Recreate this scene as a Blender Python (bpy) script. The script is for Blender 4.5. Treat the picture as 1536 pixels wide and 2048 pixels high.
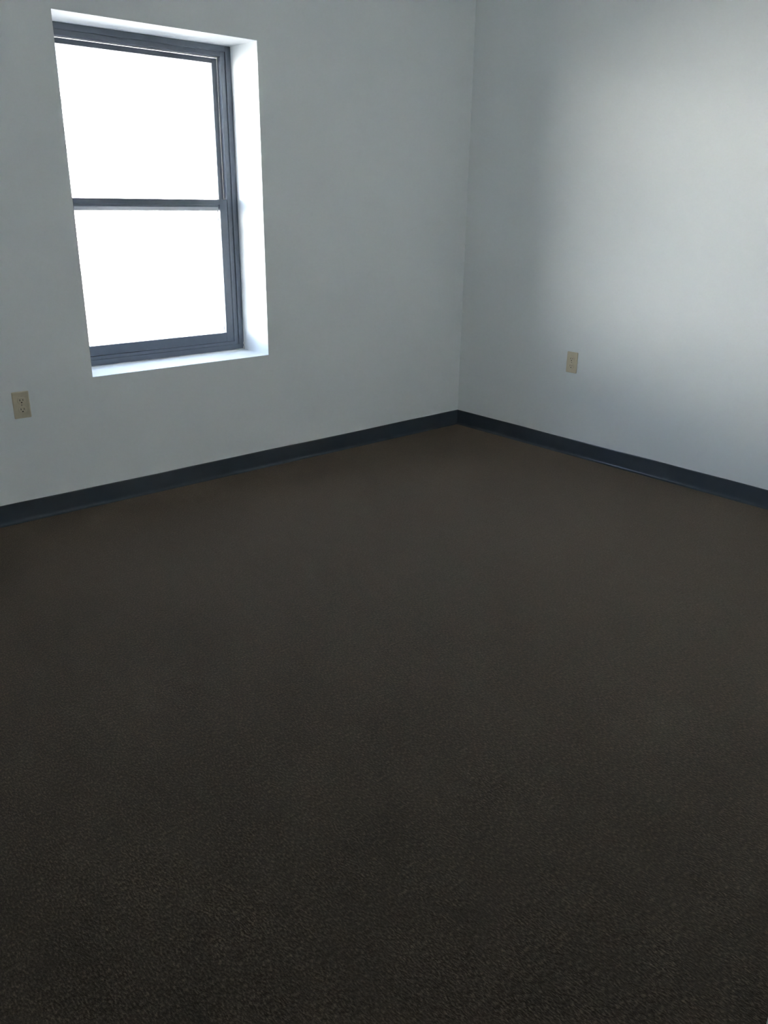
import bpy, bmesh, math, random
from mathutils import Vector, Matrix

random.seed(4)
for o in list(bpy.data.objects):
    bpy.data.objects.remove(o, do_unlink=True)
scene = bpy.context.scene
C = scene.collection

# ------------------------------------------------------------------ camera
# metres; origin = room corner on the floor, x<0 along the window wall, y<0 along the right wall
CAM = Vector((-3.7863, -3.5765, 1.3432))
YAW, PITCH, ROLL, FPX = 0.72453, 0.36188, 0.01337, 1645.19
fwd = Vector((math.sin(YAW) * math.cos(PITCH), math.cos(YAW) * math.cos(PITCH), -math.sin(PITCH)))
r0 = Vector((math.cos(YAW), -math.sin(YAW), 0))
u0 = r0.cross(fwd)
rr = r0 * math.cos(ROLL) + u0 * math.sin(ROLL)
uu = -r0 * math.sin(ROLL) + u0 * math.cos(ROLL)
cd = bpy.data.cameras.new('camera')
cam = bpy.data.objects.new('camera', cd)
C.objects.link(cam)
cam.matrix_world = Matrix(((rr.x, uu.x, -fwd.x, CAM.x), (rr.y, uu.y, -fwd.y, CAM.y),
                           (rr.z, uu.z, -fwd.z, CAM.z), (0, 0, 0, 1)))
cd.sensor_fit = 'VERTICAL'
cd.sensor_height = 36.0
cd.lens = 36.0 * FPX / 2048.0
cd.clip_start = 0.02
scene.camera = cam

# ------------------------------------------------------------------ sky, sun, exposure
SKY, SUN, EXPOSURE = 0.17, 16.0, 4.0
w = bpy.data.worlds.new('sky'); scene.world = w
w.use_nodes = True
nt = w.node_tree
sky = nt.nodes.new('ShaderNodeTexSky')
sky.sky_type = 'NISHITA'
sky.sun_disc = False
sky.sun_elevation = math.radians(48)
sky.sun_rotation = math.radians(160)
sky.air_density = 1.0; sky.dust_density = 2.5; sky.ozone_density = 1.0
bg = nt.nodes['Background']
hz = nt.nodes.new('ShaderNodeHueSaturation'); hz.inputs['Saturation'].default_value = 0.7   # light haze
nt.links.new(sky.outputs[0], hz.inputs['Color']); nt.links.new(hz.outputs[0], bg.inputs[0])
bg.inputs[1].default_value = SKY

sd = bpy.data.lights.new('sun', 'SUN'); sun = bpy.data.objects.new('sun', sd); C.objects.link(sun)
sd.energy = SUN; sd.angle = math.radians(0.53); sd.color = (1.0, 0.98, 0.95)
# the sun stands behind the building, so the window side is in its own shade
sun.rotation_euler = Vector((-0.12, 0.64, -0.74)).to_track_quat('-Z', 'Y').to_euler()
sun.location = (6, -12, 14)

vs = scene.view_settings
vs.view_transform = 'Standard'; vs.look = 'None'; vs.gamma = 1.0
vs.use_curve_mapping = False
vs.exposure = EXPOSURE
scene.cycles.max_bounces = 20; scene.cycles.diffuse_bounces = 14; scene.cycles.transparent_max_bounces = 16

# ------------------------------------------------------------------ helpers
def box(bm, x0, x1, y0, y1, z0, z1):
    v = [bm.verts.new(c) for c in ((x0, y0, z0), (x1, y0, z0), (x1, y1, z0), (x0, y1, z0),
                                   (x0, y0, z1), (x1, y0, z1), (x1, y1, z1), (x0, y1, z1))]
    for f in ((0, 3, 2, 1), (4, 5, 6, 7), (0, 1, 5, 4), (1, 2, 6, 5), (2, 3, 7, 6), (3, 0, 4, 7)):
        bm.faces.new([v[i] for i in f])

def bevel(bm, w_, seg=2):
    bmesh.ops.bevel(bm, geom=bm.edges[:], offset=w_, segments=seg, affect='EDGES', profile=0.5)

def obj(name, bm, m, parent=None, loc=None, smooth=False):
    bmesh.ops.recalc_face_normals(bm, faces=bm.faces[:])
    me = bpy.data.meshes.new(name); bm.to_mesh(me); bm.free()
    if smooth:
        for p in me.polygons: p.use_smooth = True
    me.materials.append(m)
    o = bpy.data.objects.new(name, me); C.objects.link(o)
    if parent is not None: o.parent = parent
    if loc is not None: o.location = loc
    return o

def boxes(name, lst, m, parent=None, bev=0.0):
    bm = bmesh.new()
    for b in lst: box(bm, *b)
    if bev: bevel(bm, bev)
    return obj(name, bm, m, parent)

def struct(o, label, cat):
    o['kind'] = 'structure'; o['label'] = label; o['category'] = cat
    return o

def empty(name, loc=(0, 0, 0)):
    o = bpy.data.objects.new(name, None); C.objects.link(o); o.location = loc
    o.empty_display_size = 0.1
    return o

def extrude(name, profile, a, b, m, parent=None, smooth=False):
    """profile: closed list of 3D points at end a given by function a(p), at end b by b(p)"""
    bm = bmesh.new()
    va = [bm.verts.new(a(p)) for p in profile]
    vb = [bm.verts.new(b(p)) for p in profile]
    n = len(profile)
    for i in range(n):
        bm.faces.new((va[i], va[(i + 1) % n], vb[(i + 1) % n], vb[i]))
    bm.faces.new(va); bm.faces.new(vb[::-1])
    return obj(name, bm, m, parent, smooth=smooth)

# ------------------------------------------------------------------ materials
def mat(name):
    m = bpy.data.materials.new(name); m.use_nodes = True
    return m, m.node_tree.nodes, m.node_tree.links, m.node_tree.nodes['Principled BSDF']

def plain(name, col, rough, spec=0.5, metal=0.0, noise=0.0, nscale=60, bump=0.0):
    m, N, L, b = mat(name)
    b.inputs['Base Color'].default_value = (*col, 1)
    b.inputs['Roughness'].default_value = rough
    b.inputs['Specular IOR Level'].default_value = spec
    b.inputs['Metallic'].default_value = metal
    if noise or bump:
        tc = N.new('ShaderNodeTexCoord')
        nz = N.new('ShaderNodeTexNoise'); nz.inputs['Scale'].default_value = nscale
        nz.inputs['Detail'].default_value = 4
        L.new(tc.outputs['Object'], nz.inputs['Vector'])
        if noise:
            mx = N.new('ShaderNodeMix'); mx.data_type = 'RGBA'
            mx.inputs[6].default_value = (*[c * (1 - noise) for c in col], 1)
            mx.inputs[7].default_value = (*[min(1, c * (1 + noise)) for c in col], 1)
            L.new(nz.outputs['Fac'], mx.inputs[0]); L.new(mx.outputs[2], b.inputs['Base Color'])
        if bump:
            bp = N.new('ShaderNodeBump'); bp.inputs['Strength'].default_value = bump
            bp.inputs['Distance'].default_value = 0.002
            L.new(nz.outputs['Fac'], bp.inputs['Height']); L.new(bp.outputs[0], b.inputs['Normal'])
    return m

def wall_paint():
    m, N, L, b = mat('wall_paint')
    b.inputs['Roughness'].default_value = 0.62
    b.inputs['Specular IOR Level'].default_value = 0.3
    tc = N.new('ShaderNodeTexCoord')
    big = N.new('ShaderNodeTexNoise'); big.inputs['Scale'].default_value = 1.3; big.inputs['Detail'].default_value = 3
    L.new(tc.outputs['Object'], big.inputs['Vector'])
    mx = N.new('ShaderNodeMix'); mx.data_type = 'RGBA'
    mx.inputs[6].default_value = (0.86, 0.885, 0.89, 1)
    mx.inputs[7].default_value = (0.88, 0.90, 0.905, 1)
    L.new(big.outputs['Fac'], mx.inputs[0]); L.new(mx.outputs[2], b.inputs['Base Color'])
    # roller stipple
    st = N.new('ShaderNodeTexNoise'); st.inputs['Scale'].default_value = 240; st.inputs['Detail'].default_value = 3
    L.new(tc.outputs['Object'], st.inputs['Vector'])
    bp = N.new('ShaderNodeBump'); bp.inputs['Strength'].default_value = 0.25; bp.inputs['Distance'].default_value = 0.001
    L.new(st.outputs['Fac'], bp.inputs['Height']); L.new(bp.outputs[0], b.inputs['Normal'])
    return m

def carpet_mat():
    m, N, L, b = mat('carpet')
    b.inputs['Roughness'].default_value = 1.0
    b.inputs['Specular IOR Level'].default_value = 0.05
    b.inputs['Sheen Weight'].default_value = 0.36
    b.inputs['Sheen Roughness'].default_value = 0.6
    b.inputs['Sheen Tint'].default_value = (0.75, 0.60, 0.45, 1)
    tc = N.new('ShaderNodeTexCoord')
    def noise(scale, sx, sy, det=2, rough=0.5):
        mp = N.new('ShaderNodeMapping'); mp.inputs['Scale'].default_value = (sx, sy, 1)
        L.new(tc.outputs['Object'], mp.inputs['Vector'])
        n = N.new('ShaderNodeTexNoise'); n.inputs['Scale'].default_value = scale
        n.inputs['Detail'].default_value = det; n.inputs['Roughness'].default_value = rough
        L.new(mp.outputs[0], n.inputs['Vector'])
        return n
    fleck = noise(260, 1.0, 0.42, 3, 0.7)       # yarn flecks drawn out along the tufting rows
    tone = noise(40, 1.0, 0.25, 3, 0.6)          # faint streaks
    big = noise(1.2, 1.0, 1.0, 2)                # broad wear
    r1 = N.new('ShaderNodeValToRGB')
    e = r1.color_ramp.elements
    e[0].position = 0.35; e[0].color = (0.0036, 0.0027, 0.0020, 1)
    e[1].position = 0.69; e[1].color = (0.082, 0.058, 0.040, 1)
    k = e.new(0.50); k.color = (0.0195, 0.0143, 0.0105, 1)
    L.new(fleck.outputs['Fac'], r1.inputs[0])
    r2 = N.new('ShaderNodeMapRange'); r2.inputs['From Min'].default_value = 0.3; r2.inputs['From Max'].default_value = 0.7
    r2.inputs['To Min'].default_value = 0.80; r2.inputs['To Max'].default_value = 1.18
    L.new(tone.outputs['Fac'], r2.inputs['Value'])
    r3 = N.new('ShaderNodeMapRange'); r3.inputs['From Min'].default_value = 0.3; r3.inputs['From Max'].default_value = 0.7
    r3.inputs['To Min'].default_value = 0.95; r3.inputs['To Max'].default_value = 1.05
    L.new(big.outputs['Fac'], r3.inputs['Value'])
    mu = N.new('ShaderNodeMath'); mu.operation = 'MULTIPLY'
    L.new(r2.outputs[0], mu.inputs[0]); L.new(r3.outputs[0], mu.inputs[1])
    mx = N.new('ShaderNodeVectorMath'); mx.operation = 'SCALE'
    L.new(r1.outputs[0], mx.inputs[0]); L.new(mu.outputs[0], mx.inputs['Scale'])
    L.new(mx.outputs[0], b.inputs['Base Color'])
    bp = N.new('ShaderNodeBump'); bp.inputs['Strength'].default_value = 0.7; bp.inputs['Distance'].default_value = 0.003
    L.new(fleck.outputs['Fac'], bp.inputs['Height']); L.new(bp.outputs[0], b.inputs['Normal'])
    return m

def glass_mat():
    m, N, L, b = mat('window_glass')
    N.remove(b)
    tr = N.new('ShaderNodeBsdfTransparent'); tr.inputs[0].default_value = (0.965, 0.98, 0.98, 1)
    gl = N.new('ShaderNodeBsdfGlossy'); gl.inputs['Roughness'].default_value = 0.02
    fr = N.new('ShaderNodeFresnel')
    ge = N.new('ShaderNodeNewGeometry'); io = N.new('ShaderNodeMapRange')   # same reflectance on both faces of the thin pane
    io.inputs['To Min'].default_value = 1.5; io.inputs['To Max'].default_value = 1 / 1.5
    L.new(ge.outputs['Backfacing'], io.inputs['Value']); L.new(io.outputs[0], fr.inputs['IOR'])
    mx = N.new('ShaderNodeMixShader')
    L.new(fr.outputs[0], mx.inputs[0]); L.new(tr.outputs[0], mx.inputs[1]); L.new(gl.outputs[0], mx.inputs[2])
    L.new(mx.outputs[0], N['Material Output'].inputs['Surface'])
    return m

M_WALL = wall_paint()
M_CARPET = carpet_mat()
M_GLASS = glass_mat()
M_CEIL = plain('ceiling_paint', (0.88, 0.89, 0.88), 0.9, 0.2, noise=0.05, nscale=90, bump=0.3)
M_BASE = plain('cove_vinyl', (0.058, 0.072, 0.088), 0.24, 0.5, noise=0.12, nscale=9, bump=0.03)
M_FRAME = plain('painted_aluminium', (0.108, 0.126, 0.158), 0.34, 0.5, noise=0.10, nscale=35)
M_GLINT = plain('pale_glint', (0.62, 0.63, 0.62), 0.45, 0.5)  # pale tone imitates daylight glinting in the gap by the jamb
M_GLARE = plain('pale_glare', (0.42, 0.435, 0.47), 0.35, 0.5, metal=0.0)  # pale tone imitates glare on the rail and edge behind the glass
M_CAULK = plain('caulk', (0.66, 0.65, 0.61), 0.8, 0.2, noise=0.15, nscale=120, bump=0.5)
M_IVORY = plain('ivory_plastic', (0.64, 0.56, 0.42), 0.35, 0.5, noise=0.04, nscale=40)
M_SLOT = plain('slot_shadow_black', (0.03, 0.027, 0.022), 0.7, 0.2)
M_SCREW = plain('ivory_screw', (0.36, 0.33, 0.26), 0.35, 0.5, metal=0.4)
M_TRIM = plain('door_frame_paint', (0.74, 0.74, 0.73), 0.4, 0.5, noise=0.02, nscale=8)
M_BRICK = plain('exterior_masonry', (0.42, 0.36, 0.31), 0.9, 0.2, noise=0.25, nscale=20, bump=0.5)
M_FACADE = plain('pale_stucco', (0.76, 0.77, 0.76), 0.9, 0.2, noise=0.04, nscale=0.8)
M_GROUND = plain('worn_asphalt', (0.19, 0.188, 0.185), 0.95, 0.2, noise=0.12, nscale=0.6)

# ------------------------------------------------------------------ room shell
RX, RY, RZ = -4.40, -3.45, 2.62            # left wall, near wall, ceiling
WX0, WX1, WZ0, WZ1 = -2.3594, -1.4287, 0.5937, 2.0148   # window opening
YF, YB, YO = 0.2287, 0.300, 0.306           # frame face, frame back, outside face of wall
DX0, DX1, DH = -4.22, -3.272, 2.08          # doorway in the near wall
GZ = -0.8                                  # street level outside
HY = -5.2                                  # far side of the hall

def ring(x0, x1, z0, z1, y0, y1):
    return [(x0, WX0, y0, y1, z0, z1), (WX1, x1, y0, y1, z0, z1),
            (WX0, WX1, y0, y1, z0, WZ0), (WX0, WX1, y0, y1, WZ1, z1)]

o = boxes('wall_back', ring(RX - .12, 0.12, -0.1, RZ + .12, 0, YB), M_WALL)
struct(o, 'white painted wall with the deep-set window and low outlet', 'wall')
o = boxes('wall_exterior', ring(-9.0, 6.0, -0.8, 4.2, YB, YO), M_BRICK)
struct(o, 'masonry outer face of the wall around the window', 'wall')
o = boxes('wall_right', [(0, .12, HY, 0, -0.1, RZ + .12)], M_WALL)
struct(o, 'plain white painted wall meeting the window wall at the corner', 'wall')
o = boxes('wall_left', [(RX - .12, RX, HY, 0, -0.1, RZ + .12)], M_WALL)
struct(o, 'plain white painted wall opposite the long bare wall', 'wall')
o = boxes('wall_front', [(RX, DX0, RY - .12, RY, 0, RZ), (DX1, 0, RY - .12, RY, 0, RZ),
                         (DX0, DX1, RY - .12, RY, DH, RZ)], M_WALL)
struct(o, 'white painted wall with the doorway facing the window', 'wall')
o = boxes('wall_hall', [(RX, 0, HY - .12, HY, -0.1, RZ + .12)], M_WALL)
struct(o, 'white painted wall of the hall beyond the doorway', 'wall')
o = boxes('floor', [(RX, 0, HY, 0, -0.1, 0)], M_CARPET)
struct(o, 'dark brown flecked low-pile carpet', 'floor')
o = boxes('ceiling', [(RX, 0, HY, 0, RZ, RZ + .12)], M_CEIL)
struct(o, 'off-white flat ceiling', 'ceiling')
o = boxes('roof_slab', [(-9, 6, -12, YB, 4.0, 4.2)], M_BRICK)
struct(o, 'flat roof slab over the building', 'roof')
bm = bmesh.new()
bmesh.ops.create_grid(bm, x_segments=1, y_segments=1, size=400)
o = obj('ground', bm, M_GROUND, loc=(0, 0, GZ))
struct(o, 'grey asphalt ground outside the window', 'ground')


# added pale building, placed and angled to bounce sunlight in through the window
op = empty('light_bounce_building', (-5, 19.0, GZ)); op.rotation_euler = (0, 0, math.radians(18))
struct(op, 'added long pale building that bounces sunlight in through the window', 'building')
bm = bmesh.new(); box(bm, -70, 60, 0, 14, 0, 4.8)
obj('wall', bm, M_FACADE, op)
bm = bmesh.new(); box(bm, -70.2, 60.2, -.2, .3, 4.8, 5.1)
obj('parapet', bm, M_FACADE, op)
for k in range(14):
    bm = bmesh.new(); box(bm, -68 + k * 9.8, -67.4 + k * 9.8, -.18, 0, 0, 4.8)
    obj('pilaster', bm, M_FACADE, op)

# door frame in the near wall (its edge just enters the picture)
o = boxes('trim_1', [(DX1 - .022, DX1, RY - .125, RY + .006, 0, DH), (DX0, DX0 + .022, RY - .125, RY + .006, 0, DH),
                     (DX0 + .022, DX1 - .022, RY - .125, RY + .006, DH - .022, DH),
                     (DX1, DX1 + .05, RY, RY + .012, 0, DH + .05), (DX0 - .05, DX0, RY, RY + .012, 0, DH + .05),
                     (DX0, DX1, RY, RY + .012, DH, DH + .05)], M_TRIM)
struct(o, 'white painted door frame around the open doorway', 'door frame')

# ------------------------------------------------------------------ vinyl cove base
HB = 0.0905
prof = [(0.0, 0.0), (0.0150, 0.0), (0.0150, 0.0016), (0.0115, 0.0026), (0.0085, 0.0038), (0.0062, 0.0058),
        (0.0046, 0.0088), (0.0037, 0.0125), (0.0032, 0.0170)]
prof += [(0.0032, HB - 0.004), (0.0022, HB - 0.0008), (0.0, HB)]

def wobble(u, h):
    return 0.0009 * math.sin(u * 5.1) * (h / HB) + 0.0005 * math.sin(u * 13.7 + 1) * (h / HB)

def cove(name, point, length, m0, m1, label):
    """point(u, d, h): u along the wall, d off the wall, h height; m0/m1 mitre the ends"""
    bm = bmesh.new(); n = 40; rings = []
    for i in range(n + 1):
        t = i / n; R = []
        for d, h in prof:
            a = d if m0 else 0; b = d if m1 else 0
            u = a + (length - a - b) * t
            R.append(bm.verts.new(point(u, d, h + (wobble(u, h) if h > 0.05 else 0))))
        rings.append(R)
    k = len(prof)
    for i in range(n):
        for j in range(k):
            bm.faces.new((rings[i][j], rings[i][(j + 1) % k], rings[i + 1][(j + 1) % k], rings[i + 1][j]))
    bm.faces.new(rings[0]); bm.faces.new(rings[-1][::-1])
    o = obj(name, bm, M_BASE)
    return struct(o, label, 'baseboard')

cove('baseboard_back', lambda u, d, h: (-u, -d, h), -RX, True, True, 'dark slate vinyl cove base under the window')
cove('baseboard_right', lambda u, d, h: (-d, -u, h), -RY, True, True, 'dark slate vinyl cove base along the bare wall')
cove('baseboard_left', lambda u, d, h: (RX + d, -u, h), -RY, True, True, 'dark slate vinyl cove base along the opposite wall')
cove('baseboard_front', lambda u, d, h: (-u, RY + d, h), -(DX1 + .05), True, False, 'dark slate vinyl cove base beside the doorway')

# ------------------------------------------------------------------ window
win = empty('window_1', ((WX0 + WX1) / 2, YF, WZ0))
struct(win, 'dark slate aluminium double-hung window in a deep white reveal', 'window')
bpy.context.view_layer.update()
inv = win.matrix_world.inverted()

def wpart(name, lst, m, bev=0.0012, parent=None):
    """boxes given in world coordinates, kept as a child of the window"""
    bm = bmesh.new()
    for b in lst: box(bm, *b)
    if bev: bevel(bm, bev, 1)
    bm.transform(inv @ Matrix.Identity(4))
    o = obj(name, bm, m, win if parent is None else parent)
    return o

g = 0.0005
FX = 0.055                                   # frame jamb width
# frame members, each with a proud inner lip
wpart('frame_jamb', [(WX1 - FX, WX1 - g, YF + .006, YB, WZ0 + g, WZ1 - g), (WX1 - .030, WX1 - g, YF, YF + .007, WZ0 + g, WZ1 - g)], M_FRAME)
wpart('frame_jamb', [(WX0 + g, WX0 + FX, YF + .006, YB, WZ0 + g, WZ1 - g), (WX0 + g, WX0 + .030, YF, YF + .007, WZ0 + g, WZ1 - g)], M_FRAME)
wpart('frame_head', [(WX0 + FX, WX1 - FX, YF + .006, YB, WZ1 - .047, WZ1 - g), (WX0 + .03, WX1 - .03, YF, YF + .007, WZ1 - .026, WZ1 - g)], M_FRAME)
wpart('frame_sill', [(WX0 + FX, WX1 - FX, YF + .004, YB, WZ0 + g, WZ0 + .046), (WX0 + .03, WX1 - .03, YF, YF + .006, WZ0 + g, WZ0 + .030)], M_FRAME)
IX0, IX1, IZ0, IZ1 = WX0 + FX, WX1 - FX, WZ0 + .046, WZ1 - .047

# pale strips painted as the daylight glint beside and above the upper sash
wpart('glint_strip', [(IX1 - .004, IX1, .259, .262, 1.345, IZ1)], M_GLINT, 0)
wpart('glint_strip', [(IX0, IX0 + .004, .259, .262, 1.345, IZ1)], M_GLINT, 0)
wpart('glint_strip', [(IX0 + .004, IX1 - .004, .259, .262, IZ1 - .005, IZ1)], M_GLINT, 0)

def sash(name, y0, y1, z0, z1, bot, top, stile, label, x0=IX0, x1=IX1):
    e = bpy.data.objects.new(name, None); C.objects.link(e); e.parent = win; e['label'] = label
    wpart('stile', [(x0, x0 + stile, y0, y1, z0, z1)], M_FRAME, parent=e)
    wpart('stile', [(x1 - stile, x1, y0, y1, z0, z1)], M_FRAME, parent=e)
    wpart('bottom_rail', [(x0 + stile, x1 - stile, y0, y1, z0, z0 + bot)], M_FRAME, parent=e)
    wpart('top_rail', [(x0 + stile, x1 - stile, y0, y1, z1 - top, z1)], M_FRAME, parent=e)
    ym = (y0 + y1) / 2
    p = wpart('pane', [(x0 + stile - .004, x1 - stile + .004, ym - .002, ym + .002, z0 + bot - .004, z1 - top + .004)], M_GLASS, 0, parent=e)
    p['label'] = 'clear glass pane'
    return e

sash('upper_sash', .2625, .284, 1.302, IZ1 - .0055, .034, .022, .026, 'outer upper sash with clear glass', IX0 + .0045, IX1 - .0045)
lo = sash('lower_sash', .237, .258, IZ0 + .0005, 1.338, .047, .025, .042, 'inner lower sash with clear glass', IX0 + .0005, IX1 - .0005)
# added half frame outside the lower sash; its pale colour stands for glare
sc = bpy.data.objects.new('glare_frame', None); C.objects.link(sc); sc.parent = win
sc['label'] = 'added pale frame outside the lower sash, coloured as glare'
wpart('glare_stile', [(IX1 - .028, IX1, .287, .296, IZ0, 1.318)], M_GLARE, parent=sc)
wpart('glare_stile', [(IX0, IX0 + .028, .287, .296, IZ0, 1.318)], M_GLARE, parent=sc)
wpart('glare_rail', [(IX0 + .028, IX1 - .028, .287, .296, 1.284, 1.318)], M_GLARE, parent=sc)
wpart('glare_rail', [(IX0 + .028, IX1 - .028, .287, .296, IZ0, IZ0 + .02)], M_GLARE, parent=sc)

# sealant line between frame and reveal, ragged at the lower corner
def bead(pts, rad):
    bm = bmesh.new(); prev = None
    for (p, r) in zip(pts, rad):
        ringv = []
        for k in range(6):
            a = k / 6 * 2 * math.pi
            d = bead.n1 * math.cos(a) * r + bead.n2 * math.sin(a) * r
            ringv.append(bm.verts.new(p + d))
        if prev:
            for k in range(6):
                bm.faces.new((prev[k], prev[(k + 1) % 6], ringv[(k + 1) % 6], ringv[k]))
        else: bm.faces.new(ringv)
        prev = ringv
    bm.faces.new(prev[::-1])
    bm.transform(inv)
    return obj('caulk_line', bm, M_CAULK, win, smooth=True)
bead.n1, bead.n2 = Vector((0, 1, 0)), Vector((0, 0, 1))
n = 60
pts = [Vector((WX0 + (WX1 - WX0) * i / n, YF, WZ0)) for i in range(n + 1)]
bead(pts, [0.0022 + 0.0016 * random.random() + (0.003 if i > 56 else 0) for i in range(n + 1)])
bead.n1, bead.n2 = Vector((1, 0, 0)), Vector((0, 1, 0))
pts = [Vector((WX1, YF, WZ0 + .25 * i / 24)) for i in range(25)]
bead(pts, [0.0018 + 0.0012 * random.random() + (0.006 * random.random() if i < 4 else 0) for i in range(25)])

# ------------------------------------------------------------------ outlets
def make_outlet(label):
    """duplex outlet; local x = width, y = out of the wall (negative), z = up"""
    r = empty('wall_outlet'); r['label'] = label; r['category'] = 'outlet'; r['group'] = 'ivory duplex wall outlets'
    bm = bmesh.new()                          # domed plate
    w2, h2, t = .035, .057, .0055
    ringsp = [(0, 0.0), (.0, .0022), (.0014, .0042), (.0042, t)]
    prev = None
    for ins, dep in ringsp:
        R = []
        rad = .004
        for cx, cz, a0 in ((1, 1, 0), (-1, 1, 90), (-1, -1, 180), (1, -1, 270)):
            for k in range(4):
                a = math.radians(a0 + k * 30)
                R.append(bm.verts.new((cx * (w2 - rad) + (rad - min(ins, .003)) * math.cos(a) - cx * max(0, ins - .003),
                                       -dep, cz * (h2 - rad) + (rad - min(ins, .003)) * math.sin(a) - cz * max(0, ins - .003))))
        if prev:
            for k in range(len(R)):
                bm.faces.new((prev[k], prev[(k + 1) % len(R)], R[(k + 1) % len(R)], R[k]))
        else: bm.faces.new(R)
        prev = R
    bm.faces.new(prev[::-1])
    obj('plate', bm, M_IVORY, r)
    for s in (1, -1):
        bm = bmesh.new()                      # receptacle face: circle with flat top and bottom
        zc = s * .0193; P = []
        for k in range(28):
            a = k / 28 * 2 * math.pi
            P.append((.0172 * math.cos(a), max(-.0140, min(.0140, .0172 * math.sin(a)))))
        va = [bm.verts.new((x, -.0050, z + zc)) for x, z in P]
        vb = [bm.verts.new((x, -.0071, z + zc)) for x, z in P]
        vc = [bm.verts.new((x * .95, -.0078, z * .95 + zc)) for x, z in P]
        for A, B in ((va, vb), (vb, vc)):
            for k in range(28): bm.faces.new((A[k], A[(k + 1) % 28], B[(k + 1) % 28], B[k]))
        bm.faces.new(va); bm.faces.new(vc[::-1])
        rc = obj('receptacle', bm, M_IVORY, r)
        for x, hh in ((-.0064, .0040), (.0064, .0033)):
            bm = bmesh.new(); box(bm, x - .0012, x + .0012, -.0081, -.0070, zc + .0022 - hh, zc + .0022 + hh)
            obj('slot', bm, M_SLOT, rc)
        bm = bmesh.new()                      # D-shaped ground hole
        Q = [(.0028 * math.cos(math.radians(a)), .0028 * math.sin(math.radians(a)) if a <= 180 else -.0012) for a in range(0, 181, 20)]
        Q += [(-.0028, -.0022), (.0028, -.0022)]
        va = [bm.verts.new((x, -.0070, z + zc - .0082)) for x, z in Q]; vb = [bm.verts.new((x, -.0081, z + zc - .0082)) for x, z in Q]
        for k in range(len(Q)): bm.faces.new((va[k], va[(k + 1) % len(Q)], vb[(k + 1) % len(Q)], vb[k]))
        bm.faces.new(va); bm.faces.new(vb[::-1])
        obj('ground_hole', bm, M_SLOT, rc)
    bm = bmesh.new()
    bmesh.ops.create_cone(bm, cap_ends=True, segments=16, radius1=.0036, radius2=.0028, depth=.0014,
                          matrix=Matrix.Translation((0, -.0060, 0)) @ Matrix.Rotation(math.radians(90), 4, 'X'))
    obj('screw', bm, M_SCREW, r)
    return r

a = make_outlet('ivory duplex outlet on the wall below the window')
a.location = (-2.6795, 0, 0.515)
b = make_outlet('ivory duplex outlet on the bare wall near the corner')
b.location = (0, -0.8511, 0.5201); b.rotation_euler = (0, 0, -math.pi / 2)
